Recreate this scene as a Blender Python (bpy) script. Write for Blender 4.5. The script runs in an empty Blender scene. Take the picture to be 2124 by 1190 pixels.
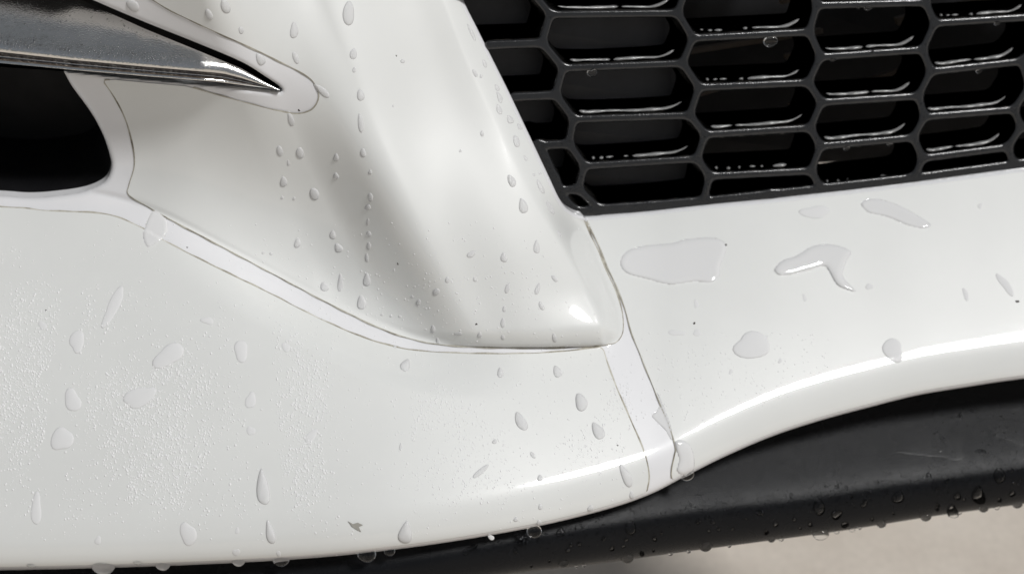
import bpy, math, random
import numpy as np
from mathutils import Matrix, Vector
random.seed(7); np.random.seed(7)
R = math.radians
scene = bpy.context.scene
COL = scene.collection

# ------------------------------------------------------------------ camera, sky, sun, exposure
PITCH = 30.0; LENS = 45.0; DIST = 0.62; W, H = 2124.0, 1190.0
CAM_Z = 0.76
cam_d = bpy.data.cameras.new('camera'); cam = bpy.data.objects.new('camera', cam_d); COL.objects.link(cam)
cam.location = (0, -0.54, CAM_Z); cam.rotation_euler = (R(90 - PITCH), 0, 0)
cam_d.lens = LENS; cam_d.sensor_width = 36; cam_d.clip_start = 0.02; cam_d.clip_end = 600
cam_d.dof.use_dof = True; cam_d.dof.focus_distance = 0.63; cam_d.dof.aperture_fstop = 6.5
scene.camera = cam
SUN_C = Vector((0.70, 0.70, 1.0)).normalized()          # towards the sun, seen in the frame of the bumper corner
ROT = Matrix.Rotation(R(90 - PITCH), 3, 'X')
SUN_W = ROT @ SUN_C
world = bpy.data.worlds.new('World'); scene.world = world; world.use_nodes = True
wn = world.node_tree; wn.nodes.clear()
sky = wn.nodes.new('ShaderNodeTexSky'); sky.sky_type = 'NISHITA'; sky.sun_disc = False
sky.sun_elevation = math.asin(SUN_W.z); sky.sun_rotation = math.atan2(SUN_W.x, SUN_W.y)
sky.air_density = 1.0; sky.dust_density = 2.5; sky.ozone_density = 0.6
hs = wn.nodes.new('ShaderNodeHueSaturation'); hs.inputs['Saturation'].default_value = 0.45
bg = wn.nodes.new('ShaderNodeBackground'); bg.inputs['Strength'].default_value = 0.05
wo = wn.nodes.new('ShaderNodeOutputWorld')
wn.links.new(sky.outputs[0], hs.inputs['Color']); 
wtc = wn.nodes.new('ShaderNodeTexCoord'); wnz = wn.nodes.new('ShaderNodeTexNoise'); wnz.inputs['Scale'].default_value = 2.2; wnz.inputs['Detail'].default_value = 5
wrp = wn.nodes.new('ShaderNodeValToRGB'); wrp.color_ramp.elements[0].position = .35; wrp.color_ramp.elements[0].color = (.35, .35, .35, 1); wrp.color_ramp.elements[1].position = .65; wrp.color_ramp.elements[1].color = (.95, .95, .95, 1)
wmx = wn.nodes.new('ShaderNodeMix'); wmx.data_type = 'RGBA'; wmx.inputs[7].default_value = (2.7, 2.9, 3.1, 1)     # bright broken cloud
wn.links.new(wtc.outputs['Generated'], wnz.inputs['Vector']); wn.links.new(wnz.outputs[0], wrp.inputs[0]); wn.links.new(wrp.outputs[0], wmx.inputs[0])
wn.links.new(hs.outputs[0], wmx.inputs[6]); wn.links.new(wmx.outputs[2], bg.inputs[0]); wn.links.new(bg.outputs[0], wo.inputs[0])
sl = bpy.data.lights.new('sun', 'SUN'); sl.energy = 2.6; sl.angle = R(10); sl.color = (1, 0.995, 0.985)
sun = bpy.data.objects.new('sun', sl); COL.objects.link(sun)
sun.rotation_euler = (-SUN_W).to_track_quat('-Z', 'Y').to_euler(); sun.location = (1, -1, 3)
vs = scene.view_settings; vs.view_transform = 'Standard'; vs.look = 'None'; vs.gamma = 1; vs.use_curve_mapping = False
vs.exposure = -0.1
scene.cycles.max_bounces = 10; scene.cycles.transmission_bounces = 8

# ------------------------------------------------------------------ the bumper corner's own frame
# plan units: 1 unit = K metres on the plane through the bumper, u to the right, v down, h towards the front
K = DIST * 36 / LENS / W
M_ROT = np.array(ROT); M_LOC = np.array([0, -0.54, CAM_Z])
def P(u, v, h):
    u = np.asarray(u, float); v = np.asarray(v, float); h = np.asarray(h, float)
    d = DIST - h * K; s = d / DIST
    c = np.stack([(u - W / 2) * K * s, -(v - H / 2) * K * s, -d], -1)
    return c @ M_ROT.T + M_LOC
INW = M_ROT @ (np.array([-0.26, 0.48, -0.83]) / np.linalg.norm([0.26, 0.48, 0.83]))   # into the car

def spline(pts, closed=False, n=8):
    pts = np.array(pts, float); m = len(pts); out = []
    for i in range(m if closed else m - 1):
        if closed: p0, p1, p2, p3 = pts[(i - 1) % m], pts[i], pts[(i + 1) % m], pts[(i + 2) % m]
        else: p0, p1, p2, p3 = pts[max(i - 1, 0)], pts[i], pts[i + 1], pts[min(i + 2, m - 1)]
        for k in range(n):
            t = k / n
            out.append(0.5 * ((2 * p1) + (-p0 + p2) * t + (2 * p0 - 5 * p1 + 4 * p2 - p3) * t * t + (-p0 + 3 * p1 - 3 * p2 + p3) * t ** 3))
    if not closed: out.append(pts[-1])
    return np.array(out)
def dist_line(u, v, line, closed=False):
    best = np.full(u.shape, 1e18); side = np.zeros(u.shape)
    n = len(line)
    for i in range(n if closed else n - 1):
        a = line[i]; b = line[(i + 1) % n]; d = b - a; L2 = d @ d
        if L2 < 1e-9: continue
        t = np.clip(((u - a[0]) * d[0] + (v - a[1]) * d[1]) / L2, 0, 1)
        dx = u - (a[0] + t * d[0]); dy = v - (a[1] + t * d[1]); q = dx * dx + dy * dy
        m = q < best; best = np.where(m, q, best)
        side = np.where(m, np.sign(d[0] * dy - d[1] * dx), side)
    return np.sqrt(best), side
def sd_poly(u, v, poly):                                   # positive inside
    d, _ = dist_line(u, v, poly, True)
    ins = np.zeros(u.shape, bool); n = len(poly)
    for i in range(n):
        a = poly[i]; b = poly[(i + 1) % n]
        if a[1] == b[1]: continue
        c = ((a[1] > v) != (b[1] > v)) & (u < (b[0] - a[0]) * (v - a[1]) / (b[1] - a[1]) + a[0])
        ins ^= c
    return np.where(ins, d, -d)
def sst(x, a, b):
    t = np.clip((x - a) / (b - a), 0, 1); return t * t * (3 - 2 * t)

# ------------------------------------------------------------------ outlines
BOTTOM = np.array([(-600, 1190), (-300, 1186), (0, 1182), (250, 1176), (500, 1166), (700, 1152), (900, 1128), (1100, 1094), (1250, 1058), (1345, 1026), (1420, 988), (1500, 948), (1600, 905), (1700, 872), (1800, 845), (1900, 820), (2000, 803), (2124, 785), (2400, 755), (2700, 728)], float)
_bs = spline(BOTTOM, n=10)
def ybot(u): return np.interp(u, _bs[:, 0], _bs[:, 1])
RIDGE = spline([(845, -200), (895, -60), (928, 20), (970, 130), (1020, 240), (1068, 340), (1112, 430), (1160, 520), (1205, 600), (1236, 660), (1250, 720), (1262, 800)])
LINE1 = spline([(215, 168), (250, 222), (273, 285), (280, 340), (268, 385), (268, 404), (310, 430), (345, 450), (450, 505), (600, 585), (700, 637), (800, 684), (880, 708), (960, 717), (1100, 721), (1200, 718), (1245, 716)])
CREASE = spline([(-600, 380), (-300, 384), (0, 390), (150, 398), (250, 415), (345, 450), (450, 505), (600, 585), (700, 637), (800, 684), (880, 708), (960, 717), (1100, 721), (1200, 718), (1245, 716), (1270, 712)])
RIGHTL = spline([(1180, 380), (1205, 440), (1228, 490), (1255, 560), (1278, 610), (1290, 650), (1292, 690), (1280, 708), (1262, 716)])
FOG = spline([(-380, 96), (-300, 108), (-40, 130), (60, 132), (118, 134), (150, 180), (190, 235), (214, 280), (228, 322), (231, 346), (223, 370), (205, 385), (172, 397), (120, 405), (60, 409), (-20, 404), (-300, 392), (-372, 372), (-400, 240)], True, 5)
SLOT = spline([(-300, -230), (-100, -130), (60, -60), (185, -3), (300, 46), (400, 86), (500, 128), (552, 160), (582, 181), (584, 189), (570, 192), (500, 186), (400, 174), (250, 160), (120, 146), (0, 138), (-150, 120), (-320, 95)], True, 5)
GOPEN = spline([(900, -260), (925, -120), (958, -8), (990, 60), (1050, 180), (1100, 285), (1140, 370), (1160, 412), (1180, 436), (1212, 449), (1260, 447), (1350, 439), (1460, 427), (1600, 414), (1750, 397), (1900, 379), (2124, 349), (2300, 326), (2480, 303), (2680, 280), (2700, -260)], True, 6)

# ------------------------------------------------------------------ the shape of the white bumper
_yu = np.arange(-600, 2900, 10.0)
_ys = np.interp(_yu, [-600, 100, 500, 700, 850, 950, 1050, 1200, 1500, 1700, 1900, 2124, 2900], [-.05, -.05, -.02, .02, .12, .22, .29, .33, .37, .28, .20, .13, .10])
_ys = np.convolve(np.pad(_ys, 10, 'edge'), np.ones(21) / 21, 'valid')
_yh = -np.concatenate([[0], np.cumsum((_ys[1:] + _ys[:-1]) * 5.0)]); _yh -= np.interp(900, _yu, _yh)
def yaw(u):                                                # the nose falls away to the right
    return np.interp(u, _yu, _yh)
_x = np.linspace(0, 1.2, 481)
_A = sst(_x, .42, 1.0); _C = np.interp(_x, [0, .01, .03, .06, .12, .25, .5, 1.2], [9, 3.4, 1.7, .9, .38, .17, 0, 0])
_IA = np.concatenate([[0], np.cumsum((_A[1:] + _A[:-1]) / 2 * (_x[1] - _x[0]))]); _IA -= np.interp(1, _x, _IA)
_IC = np.concatenate([[0], np.cumsum((_C[1:] + _C[:-1]) / 2 * (_x[1] - _x[0]))]); _IC -= np.interp(1, _x, _IC)
def prof_L(e, w, s0, s1, cm):                              # e: distance above the bottom edge
    hi = -(s0 * np.maximum(e - w, 0) + (s1 - s0) * np.maximum(e - w, 0) ** 2 / 1400.0)
    x = np.clip(e / w, 0, 1)
    return hi - w * (s0 * np.interp(x, _x, _IA) - cm * np.interp(x, _x, _IC))
def soft_table(us_, ys_):
    x = np.arange(-900, 3200, 10.0); y = np.interp(x, us_, ys_); k = np.hanning(43); k /= k.sum()
    y = np.convolve(np.pad(y, 21, 'edge'), k, 'valid'); return lambda u: np.interp(u, x, y)
tw = soft_table([0, 600, 1000, 1400, 2124], [120, 118, 106, 104, 100])
t0 = soft_table([-200, 500, 1000, 1500, 2200], [.20, .24, .42, .46, .44])
t1 = soft_table([-200, 500, 1000, 1500, 2200], [.50, .56, .78, .72, .60])
tc = soft_table([0, 500, 900, 1300, 2124], [1.9, 1.9, 1.3, 1.0, .9])
def hL(u, v):
    e = np.maximum(ybot(u) - v, 0)
    w, s0, s1 = tw(u), t0(u), t1(u)
    return prof_L(e, w, s0, s1, tc(u)) + yaw(u)
_k = np.array([-300, -80, -46, -25, 0, 30, 80, 150, 205, 245, 300, 360, 460, 600, 2000], float)
_s = np.array([-1.2, -1.2, -1.1, -.8, -.42, -.28, -.20, .06, .24, .75, 1.40, 1.30, .70, .42, .30], float)
_kk = np.linspace(-300, 2000, 1151); _ss = np.interp(_kk, _k, _s)
_ker = np.exp(-np.linspace(-2, 2, 21) ** 2); _ker /= _ker.sum()
_near = np.convolve(np.pad(_ss, 10, 'edge'), _ker, 'valid')
_int = -np.concatenate([[0], np.cumsum((_near[1:] + _near[:-1]) / 2 * np.diff(_kk))]); _int -= np.interp(0, _kk, _int)
def hU(u, v):
    d, s = dist_line(u, v, RIDGE)
    q = np.where(s > 0, d, -d)                             # > 0 to the left of the ridge
    amp = .5 + .5 * sst(v, -80, 600)
    f = np.interp(q, _kk, _int)
    f = np.where(q > 0, f * amp, f * (1 - .8 * sst(v, 365, 490)))
    base = -131 + 0.075 * (v - 690) + np.where(v > 560, 0.0, 0.0)
    base = base - 0.50 * (v - 430) * sst(q, 230, 470) + 0.18 * 30 * np.logaddexp(0, (u - 1160) / 30.0) * sst(v, 590, 690)
    base = base + 0.06 * (v - 430) * (1 - sst(q, 40, 330))
    base = base + 0.22 * 40 * np.logaddexp(0, (250 - v) / 40.0)
    base = base + 0.30 * 22 * np.logaddexp(0, (v - 610) / 22.0)
    return base + f
tf = soft_table([500, 640, 800, 1000, 1200], [520, 480, 300, 150, 260])
shoulder = lambda u: 46 * sst(u, 330, 640) * (1 - sst(u, 830, 1090))
_cu = np.arange(-180, 1275, 10.0); _cv = np.interp(_cu, CREASE[:, 0], CREASE[:, 1])
_cb = hU(_cu, _cv) - hL(_cu, _cv) - 36 * sst(_cu, 860, 1180)
_cb = np.convolve(np.pad(_cb, 6, 'edge'), np.ones(13) / 13, 'valid')
def shape(u, v):
    u = np.asarray(u, float); v = np.asarray(v, float)
    L = hL(u, v); U = hU(u, v); x0 = np.interp(u, _cu, _cb)
    dc, sc = dist_line(u, v, CREASE); dr, sr = dist_line(u, v, RIGHTL)
    above = (sc < 0) & (v < 720)
    S = shoulder(u); L = L - S * (1 - sst(np.where(above, 0, dc), 0, 110)); x0 = x0 + S
    ds = np.where((sr > 0) | (u < 1150), dr, -dr); left = ((ds > -2) | (v < 380)) & (u < 1300)
    wc = np.interp(u, [300, 600, 850, 1050, 1300], [14, 14, 22, 40, 46])
    t = np.clip(dc / wc, 0, 1); rc = np.sqrt(1 - (1 - t) ** 2) * sst(u, 800, 1100) + (1 - sst(u, 800, 1100)) * t * (2 - t)
    wr = np.interp(v, [380, 460, 560, 650, 720], [30, 78, 76, 62, 34])
    dR, sR = dist_line(u, v, RIDGE); off = np.where(sR > 0, 0, dR); gap = np.maximum(ds, 0); rr = np.where(sR > 0, 1.0, sst(gap / (gap + off + 1e-6), 0, 1))
    wv = 1 - sst(v, 365, 490); rr = rr + (1 - rr) * wv
    B = np.where(above & left, (U - L - x0 * np.exp(-dc / tf(u))) * rc * rr, 0)
    q = np.where(sR > 0, dR, 0)          # the hollow beside the pillar
    hollow = -100 * sst(q, 225, 390) * (1 - sst(q, 520, 1300)) * (1 - np.exp(-dc / 170.0)) * (.22 + .78 * sst(v, 120, 470))
    return L + B + np.where(above & left, hollow, 0)
def bumper_h(u, v, roll=True):
    u = np.asarray(u, float); v = np.asarray(v, float)
    h = shape(u, v)
    if roll:
        for poly, r in ((FOG, 9.0), (SLOT, 7.0), (GOPEN, 6.0)):
            d = np.maximum(-sd_poly(u, v, poly), 0)
            t = np.clip(1 - d / r, 0, 1); h = h - r * (1 - np.sqrt(1 - t * t))
    return h
def sd_bumper(u, v):
    return np.minimum.reduce([-sd_poly(u, v, FOG), -sd_poly(u, v, SLOT), -sd_poly(u, v, GOPEN), ybot(u) - v + 0.0])

# ------------------------------------------------------------------ mesh helpers
def clip_grid(u0, u1, v0, v1, st, sdf):
    us = np.arange(u0, u1 + st, st); vsx = np.arange(v0, v1 + st, st)
    U, V = np.meshgrid(us, vsx); nu, nv = len(us), len(vsx)
    S = sdf(U.ravel(), V.ravel()); pts = np.stack([U.ravel(), V.ravel()], 1)
    S = np.where(np.abs(S) < 1e-4, 1e-4, S)
    idx = np.arange(nu * nv).reshape(nv, nu)
    a = idx[:-1, :-1].ravel(); b = idx[:-1, 1:].ravel(); c = idx[1:, 1:].ravel(); d = idx[1:, :-1].ravel()
    pos = S > 0; cnt = pos[a].astype(int) + pos[b] + pos[c] + pos[d]
    full = cnt == 4; faces = [tuple(f) for f in np.stack([a, d, c, b], 1)[full].tolist()]
    newp = []; cache = {}; cut = []
    def ev(i, j):
        k = (i, j) if i < j else (j, i)
        if k not in cache:
            t = S[i] / (S[i] - S[j]); cache[k] = len(pts) + len(newp); newp.append(pts[i] + t * (pts[j] - pts[i]))
        return cache[k]
    for q in np.nonzero((cnt > 0) & (cnt < 4))[0]:
        ring = [a[q], d[q], c[q], b[q]]
        for tri in ((ring[0], ring[1], ring[2]), (ring[0], ring[2], ring[3])):
            out = []; cr = []
            for m in range(3):
                i, j = int(tri[m]), int(tri[(m + 1) % 3])
                if pos[i]: out.append(i)
                if pos[i] != pos[j]:
                    e = ev(i, j); out.append(e); cr.append((e, pos[i]))
            if len(out) >= 3: faces.append(tuple(out))
            if len(cr) == 2:
                x, y = (cr[0][0], cr[1][0]) if cr[0][1] else (cr[1][0], cr[0][0])
                cut.append((x, y))
    allp = np.vstack([pts, np.array(newp).reshape(-1, 2)]) if newp else pts
    used = np.zeros(len(allp), bool)
    for f in faces: used[list(f)] = True
    rm = np.cumsum(used) - 1
    faces = [tuple(int(rm[i]) for i in f) for f in faces]; cut = [(int(rm[x]), int(rm[y])) for x, y in cut]
    return allp[used], faces, cut
def mesh_obj(name, verts, faces, mat, parent=None, smooth=True, mats=None, fmat=None):
    me = bpy.data.meshes.new(name); me.from_pydata([tuple(p) for p in np.asarray(verts).tolist()], [], faces)
    for m in (mats or [mat]): me.materials.append(m)
    if fmat is not None: me.polygons.foreach_set('material_index', fmat)
    if smooth: me.polygons.foreach_set('use_smooth', [True] * len(me.polygons))
    me.update()
    o = bpy.data.objects.new(name, me); COL.objects.link(o)
    if parent: o.parent = parent
    return o
def tag(o, label=None, cat=None, group=None, kind=None):
    if label: o['label'] = label
    if cat: o['category'] = cat
    if group: o['group'] = group
    if kind: o['kind'] = kind
    return o
def smooth_angle(o, deg=35):
    me = o.data
    try: me.set_sharp_from_angle(angle=R(deg))
    except Exception: pass
def extrude_cut(pts3, faces, cut, steps):
    """steps: list of world offset arrays (len(pts3),3) or a single vector; adds wall rings going back"""
    verts = list(map(tuple, pts3)); ids = sorted({i for e in cut for i in e}); prev = {i: i for i in ids}; nf = []
    for off in steps:
        cur = {}
        for i in ids:
            o = off[i] if getattr(off, 'ndim', 1) == 2 else off
            cur[i] = len(verts); verts.append(tuple(np.array(pts3[i]) + o))
        for x, y in cut: nf.append((prev[x], prev[y], cur[y], cur[x]))
        prev = cur
    return verts, faces + nf, len(nf)

# ------------------------------------------------------------------ materials
def new_mat(name):
    m = bpy.data.materials.new(name); m.use_nodes = True; nt = m.node_tree
    return m, nt, nt.nodes['Principled BSDF']
def noise(nt, scale, detail=3, rough=.5, coord=None):
    n = nt.nodes.new('ShaderNodeTexNoise'); n.inputs['Scale'].default_value = scale; n.inputs['Detail'].default_value = detail; n.inputs['Roughness'].default_value = rough
    tc = coord or nt.nodes.new('ShaderNodeTexCoord'); nt.links.new(tc.outputs['Object'], n.inputs['Vector']); return n
def ramp(nt, src, stops):
    r = nt.nodes.new('ShaderNodeValToRGB'); e = r.color_ramp.elements
    e[0].position, e[0].color = stops[0][0], stops[0][1]; e[1].position, e[1].color = stops[-1][0], stops[-1][1]
    for p, c in stops[1:-1]:
        x = e.new(p); x.color = c
    nt.links.new(src, r.inputs[0]); return r
def g(x, y=None, z=None): return (x, x if y is None else y, x if z is None else z, 1)
def bump(nt, b, src, strength, dist):
    n = nt.nodes.new('ShaderNodeBump'); n.inputs['Strength'].default_value = strength; n.inputs['Distance'].default_value = dist
    nt.links.new(src, n.inputs['Height']); nt.links.new(n.outputs[0], b.inputs['Normal']); return n
def paint(name, col, rough, spec=.5, tint=(.62, .60, .53)):
    m, nt, b = new_mat(name)
    b.inputs['Roughness'].default_value = .4; b.inputs['Specular IOR Level'].default_value = .35; b.inputs['Coat Weight'].default_value = 1; b.inputs['Coat Roughness'].default_value = rough
    b.inputs['Coat IOR'].default_value = 1.5
    n1 = noise(nt, 14, 4, .6); n2 = noise(nt, 900, 2, .5); n3 = noise(nt, 160, 3, .6)
    r1 = ramp(nt, n1.outputs[0], [(.35, g(*[c * .965 for c in col])), (.65, g(*col))])
    r2 = ramp(nt, n2.outputs[0], [(.76, g(0)), (.80, g(1))]); r3 = ramp(nt, n3.outputs[0], [(.52, g(0)), (.68, g(1))])
    mu = nt.nodes.new('ShaderNodeMath'); mu.operation = 'MULTIPLY'; nt.links.new(r2.outputs[0], mu.inputs[0]); nt.links.new(r3.outputs[0], mu.inputs[1])
    mx = nt.nodes.new('ShaderNodeMix'); mx.data_type = 'RGBA'; nt.links.new(mu.outputs[0], mx.inputs[0]); nt.links.new(r1.outputs[0], mx.inputs[6]); mx.inputs[7].default_value = g(*tint)
    nt.links.new(mx.outputs[2], b.inputs['Base Color'])
    nb = noise(nt, 60, 2, .5); bp = bump(nt, b, nb.outputs[0], .05, .0006); nt.links.new(bp.outputs[0], b.inputs['Coat Normal'])
    return m
PAINT = paint('white_paint', (.825, .825, .84), .05)
FILM = paint('clear_film', (.785, .793, .775), .05)
def plastic(name, col, rough, bscale, bstr, bd, spec=.5, var=.3):
    m, nt, b = new_mat(name); n1 = noise(nt, 25, 4, .6)
    r = ramp(nt, n1.outputs[0], [(.3, g(*[c * (1 - var) for c in col])), (.7, g(*[c * (1 + var) for c in col]))]); nt.links.new(r.outputs[0], b.inputs['Base Color'])
    rr = ramp(nt, noise(nt, 70, 3).outputs[0], [(.35, g(rough * .88)), (.7, g(min(1, rough * 1.12)))]); nt.links.new(rr.outputs[0], b.inputs['Roughness'])
    b.inputs['Specular IOR Level'].default_value = spec
    if bstr: bump(nt, b, noise(nt, bscale, 3, .6).outputs[0], bstr, bd)
    return m
GRILLE = plastic('dark_grey_plastic', (.019, .0195, .021), .19, 700, .3, .0004, .7, .15)
LIP = plastic('grained_black_plastic', (.008, .0085, .0098), .27, 2200, .45, .0003, .12, .12)
DARK = plastic('black_recess', (.006, .006, .007), .6, 200, .1, .001, .3)
PLATE = plastic('grey_backing_plastic', (.042, .042, .046), .4, 120, .1, .0005, .35)
BROWN = plastic('rusty_brown_metal', (.10, .075, .055), .6, 120, .2, .0005)
GRIME, nt, b = new_mat('edge_grime'); b.inputs['Roughness'].default_value = .8
r = ramp(nt, noise(nt, 90, 4, .7).outputs[0], [(.33, g(.60, .58, .51)), (.50, g(.40, .375, .31)), (.68, g(.17, .15, .12))]); nt.links.new(r.outputs[0], b.inputs['Base Color'])
CHROME, nt, b = new_mat('wet_chrome'); b.inputs['Metallic'].default_value = 1
r = ramp(nt, noise(nt, 220, 4, .7).outputs[0], [(.3, g(.86, .85, .83)), (.62, g(.95, .94, .92))]); nt.links.new(r.outputs[0], b.inputs['Base Color'])
r = ramp(nt, noise(nt, 45, 4, .7).outputs[0], [(.35, g(.08)), (.7, g(.2))]); nt.links.new(r.outputs[0], b.inputs['Roughness'])
bump(nt, b, noise(nt, 1400, 2, .5).outputs[0], .25, .0003)
DARKREFL, nt, b = new_mat('dark_reflection_chrome'); b.inputs['Metallic'].default_value = 1  # dark reflection painted into the metal colour of the trim's groove band
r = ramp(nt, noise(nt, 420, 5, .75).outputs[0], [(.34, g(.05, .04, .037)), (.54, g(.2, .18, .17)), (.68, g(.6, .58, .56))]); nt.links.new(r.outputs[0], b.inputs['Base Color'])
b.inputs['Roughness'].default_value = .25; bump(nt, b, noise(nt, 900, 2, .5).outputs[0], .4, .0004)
WATER, nt, b = new_mat('water'); b.inputs['Base Color'].default_value = g(1); b.inputs['Roughness'].default_value = 0.0
b.inputs['IOR'].default_value = 1.33; b.inputs['Transmission Weight'].default_value = 1
def clear(name, glass, boost, rough=.02, lens_white=0, tone=.84):
    m = bpy.data.materials.new(name); m.use_nodes = True; nt = m.node_tree; nt.nodes.clear(); N = nt.nodes.new
    gl = N('ShaderNodeBsdfRefraction'); gl.inputs['IOR'].default_value = 1.33; gl.inputs['Roughness'].default_value = 0; gl.inputs['Color'].default_value = g(1)
    tr = N('ShaderNodeBsdfTransparent'); tr.inputs[0].default_value = g(1); m1 = N('ShaderNodeMixShader'); m1.inputs[0].default_value = glass
    nt.links.new(tr.outputs[0], m1.inputs[1]); nt.links.new(gl.outputs[0], m1.inputs[2])
    fr = N('ShaderNodeFresnel'); fr.inputs[0].default_value = 1.33; ml = N('ShaderNodeMath'); ml.operation = 'MULTIPLY'; ml.use_clamp = True; ml.inputs[1].default_value = boost; nt.links.new(fr.outputs[0], ml.inputs[0])
    ge = N('ShaderNodeNewGeometry'); inv = N('ShaderNodeMath'); inv.operation = 'SUBTRACT'; inv.inputs[0].default_value = 1; nt.links.new(ge.outputs['Backfacing'], inv.inputs[1])
    mf = N('ShaderNodeMath'); mf.operation = 'MULTIPLY'; nt.links.new(ml.outputs[0], mf.inputs[0]); nt.links.new(inv.outputs[0], mf.inputs[1]); ml = mf      # only the outer skin mirrors
    df = N('ShaderNodeBsdfDiffuse'); df.inputs[0].default_value = g(tone); m3 = N('ShaderNodeMixShader'); m3.inputs[0].default_value = lens_white  # white diffuse share paints the brightness of glints and light lensed by water
    nt.links.new(m1.outputs[0], m3.inputs[1]); nt.links.new(df.outputs[0], m3.inputs[2])
    gs_ = N('ShaderNodeBsdfGlossy'); gs_.inputs['Roughness'].default_value = rough; m2 = N('ShaderNodeMixShader')
    nt.links.new(ml.outputs[0], m2.inputs[0]); nt.links.new(m3.outputs[0], m2.inputs[1]); nt.links.new(gs_.outputs[0], m2.inputs[2])
    o = N('ShaderNodeOutputMaterial'); nt.links.new(m2.outputs[0], o.inputs[0]); return m
FILMWATER = clear('shallow_water', .1, 2.2, .04, .86, .85)
DROPWATER = clear('drop_water', .5, 3.2, .13, .70)
MISTWATER = clear('mist_water', 0, 3.0, .10, .85, .935)  # near-white colour stands in for the glints of the beads
CELLWATER = clear('cell_water', 0, 4.0, .22, .2)
LIPWATER = clear('lip_water', .75, 4.5, .2)
LIPFILM = clear('lip_wet_film', .35, .3, .3)
SPECK, nt, b = new_mat('dark_grit'); b.inputs['Base Color'].default_value = g(.05, .04, .035); b.inputs['Roughness'].default_value = .8
GROUND, nt, b = new_mat('beige_concrete'); b.inputs['Roughness'].default_value = .9
r = ramp(nt, noise(nt, 9, 6, .65).outputs[0], [(.3, g(.61, .54, .465)), (.55, g(.68, .61, .53)), (.75, g(.73, .66, .58))])
r2 = ramp(nt, noise(nt, 160, 4, .7).outputs[0], [(.35, g(.93)), (.7, g(1.05))])
mx = nt.nodes.new('ShaderNodeMix'); mx.data_type = 'RGBA'; mx.blend_type = 'MULTIPLY'; mx.inputs[0].default_value = 1
nt.links.new(r.outputs[0], mx.inputs[6]); nt.links.new(r2.outputs[0], mx.inputs[7]); nt.links.new(mx.outputs[2], b.inputs['Base Color'])
bump(nt, b, noise(nt, 220, 4, .7).outputs[0], .15, .002)

# ------------------------------------------------------------------ ground
gs = 400.0
tag(mesh_obj('ground', [(-gs, -gs, 0), (gs, -gs, 0), (gs, gs, 0), (-gs, gs, 0)], [(0, 1, 2, 3)], GROUND, smooth=False), 'sunlit beige concrete ground under the car', kind='structure')

# ------------------------------------------------------------------ car
car = bpy.data.objects.new('car', None); COL.objects.link(car)
tag(car, 'lower front corner of a wet white car with honeycomb grille and black lip', 'car')

ST = 4.0
p2, faces, cut = clip_grid(-440, 2560, -200, 1196, ST, sd_bumper)
h = bumper_h(p2[:, 0], p2[:, 1]); p3 = P(p2[:, 0], p2[:, 1], h)
steps = [INW * .002, INW * .006]
verts, fc, nw = extrude_cut(p3, faces, cut, steps)
bumper = mesh_obj('bumper', verts, fc, PAINT, car); smooth_angle(bumper, 50)

# films: thin sheets lying on the paint, their cut edges lined with grime
F1 = np.vstack([LINE1, spline([(1245, 716), (1275, 710), (1289, 694), (1292, 670), (1288, 640), (1274, 598), (1254, 556), (1240, 520), (1222, 484), (1209, 452)]), [(1150, 300), (1000, -200), (230, -200)],
                spline([(240, -60), (330, 8), (430, 58), (520, 98), (590, 132), (638, 158), (658, 182), (662, 205), (648, 228), (620, 237), (585, 233), (520, 217), (450, 198), (380, 178), (300, 160)])])
F2 = np.vstack([spline([(-600, 425), (-300, 428), (0, 430), (100, 438), (190, 442), (240, 450), (300, 476), (350, 505), (450, 556), (560, 609), (650, 655), (750, 699), (830, 722), (900, 730), (1000, 734), (1100, 733), (1180, 728), (1246, 720)]),
                spline([(1252, 728), (1264, 768), (1290, 832), (1318, 896), (1338, 946), (1345, 985), (1342, 1010), (1336, 1036)]), [(1300, 1300), (-700, 1300)]])
F3 = np.vstack([spline([(1216, 440), (1218, 456), (1231, 484), (1248, 520), (1262, 556), (1282, 598), (1297, 640), (1311, 690), (1334, 748), (1362, 818), (1388, 880), (1402, 925), (1400, 945), (1394, 975), (1395, 1010)]), [(1400, 1200), (2800, 1100), (2800, 200), (1214, 300)]])
for poly in (F1, F2, F3):
    bb0, bb1 = poly.min(0), poly.max(0)
    sdf = lambda u, v, poly=poly: np.minimum(sd_poly(u, v, poly), sd_bumper(u, v) - 7)
    q2, f2, c2 = clip_grid(max(-436, bb0[0] - 5), min(2556, bb1[0] + 5), max(-196, bb0[1] - 5), min(1194, bb1[1] + 5), ST, sdf)
    wob = np.array([math.sin(a * .31) + math.sin(a * .113 + b * .2) for a, b in q2])
    hh = bumper_h(q2[:, 0], q2[:, 1]) + 2.4
    q3 = P(q2[:, 0], q2[:, 1], hh); vv = list(map(tuple, q3))
    ids = sorted({i for e in c2 for i in e})
    # outward direction at the cut, for a thin grime line
    ii = np.array(ids); uu, vv2 = q2[ii, 0], q2[ii, 1]
    gx = sdf(uu + 1, vv2) - sdf(uu - 1, vv2); gy = sdf(uu, vv2 + 1) - sdf(uu, vv2 - 1); gl = np.hypot(gx, gy) + 1e-9
    wd = 2.6 + .6 * np.sin(uu * .09 + vv2 * .05) + .5 * np.sin(uu * .031 - vv2 * .023)
    wd = np.where(sd_bumper(uu, vv2) < 9, .15, np.maximum(wd, .5))
    ou, ov = uu - gx / gl * wd, vv2 - gy / gl * wd
    o3 = P(ou, ov, bumper_h(ou, ov) + 1.6)
    base = len(vv); mp = {i: base + n for n, i in enumerate(ids)}; vv += list(map(tuple, o3))
    nf = [(x, y, mp[y], mp[x]) for x, y in c2]
    o = mesh_obj('protective_film', vv, f2 + nf, FILM, bumper, mats=[FILM, GRIME], fmat=[0] * len(f2) + [1] * len(nf)); smooth_angle(o, 50)
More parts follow.
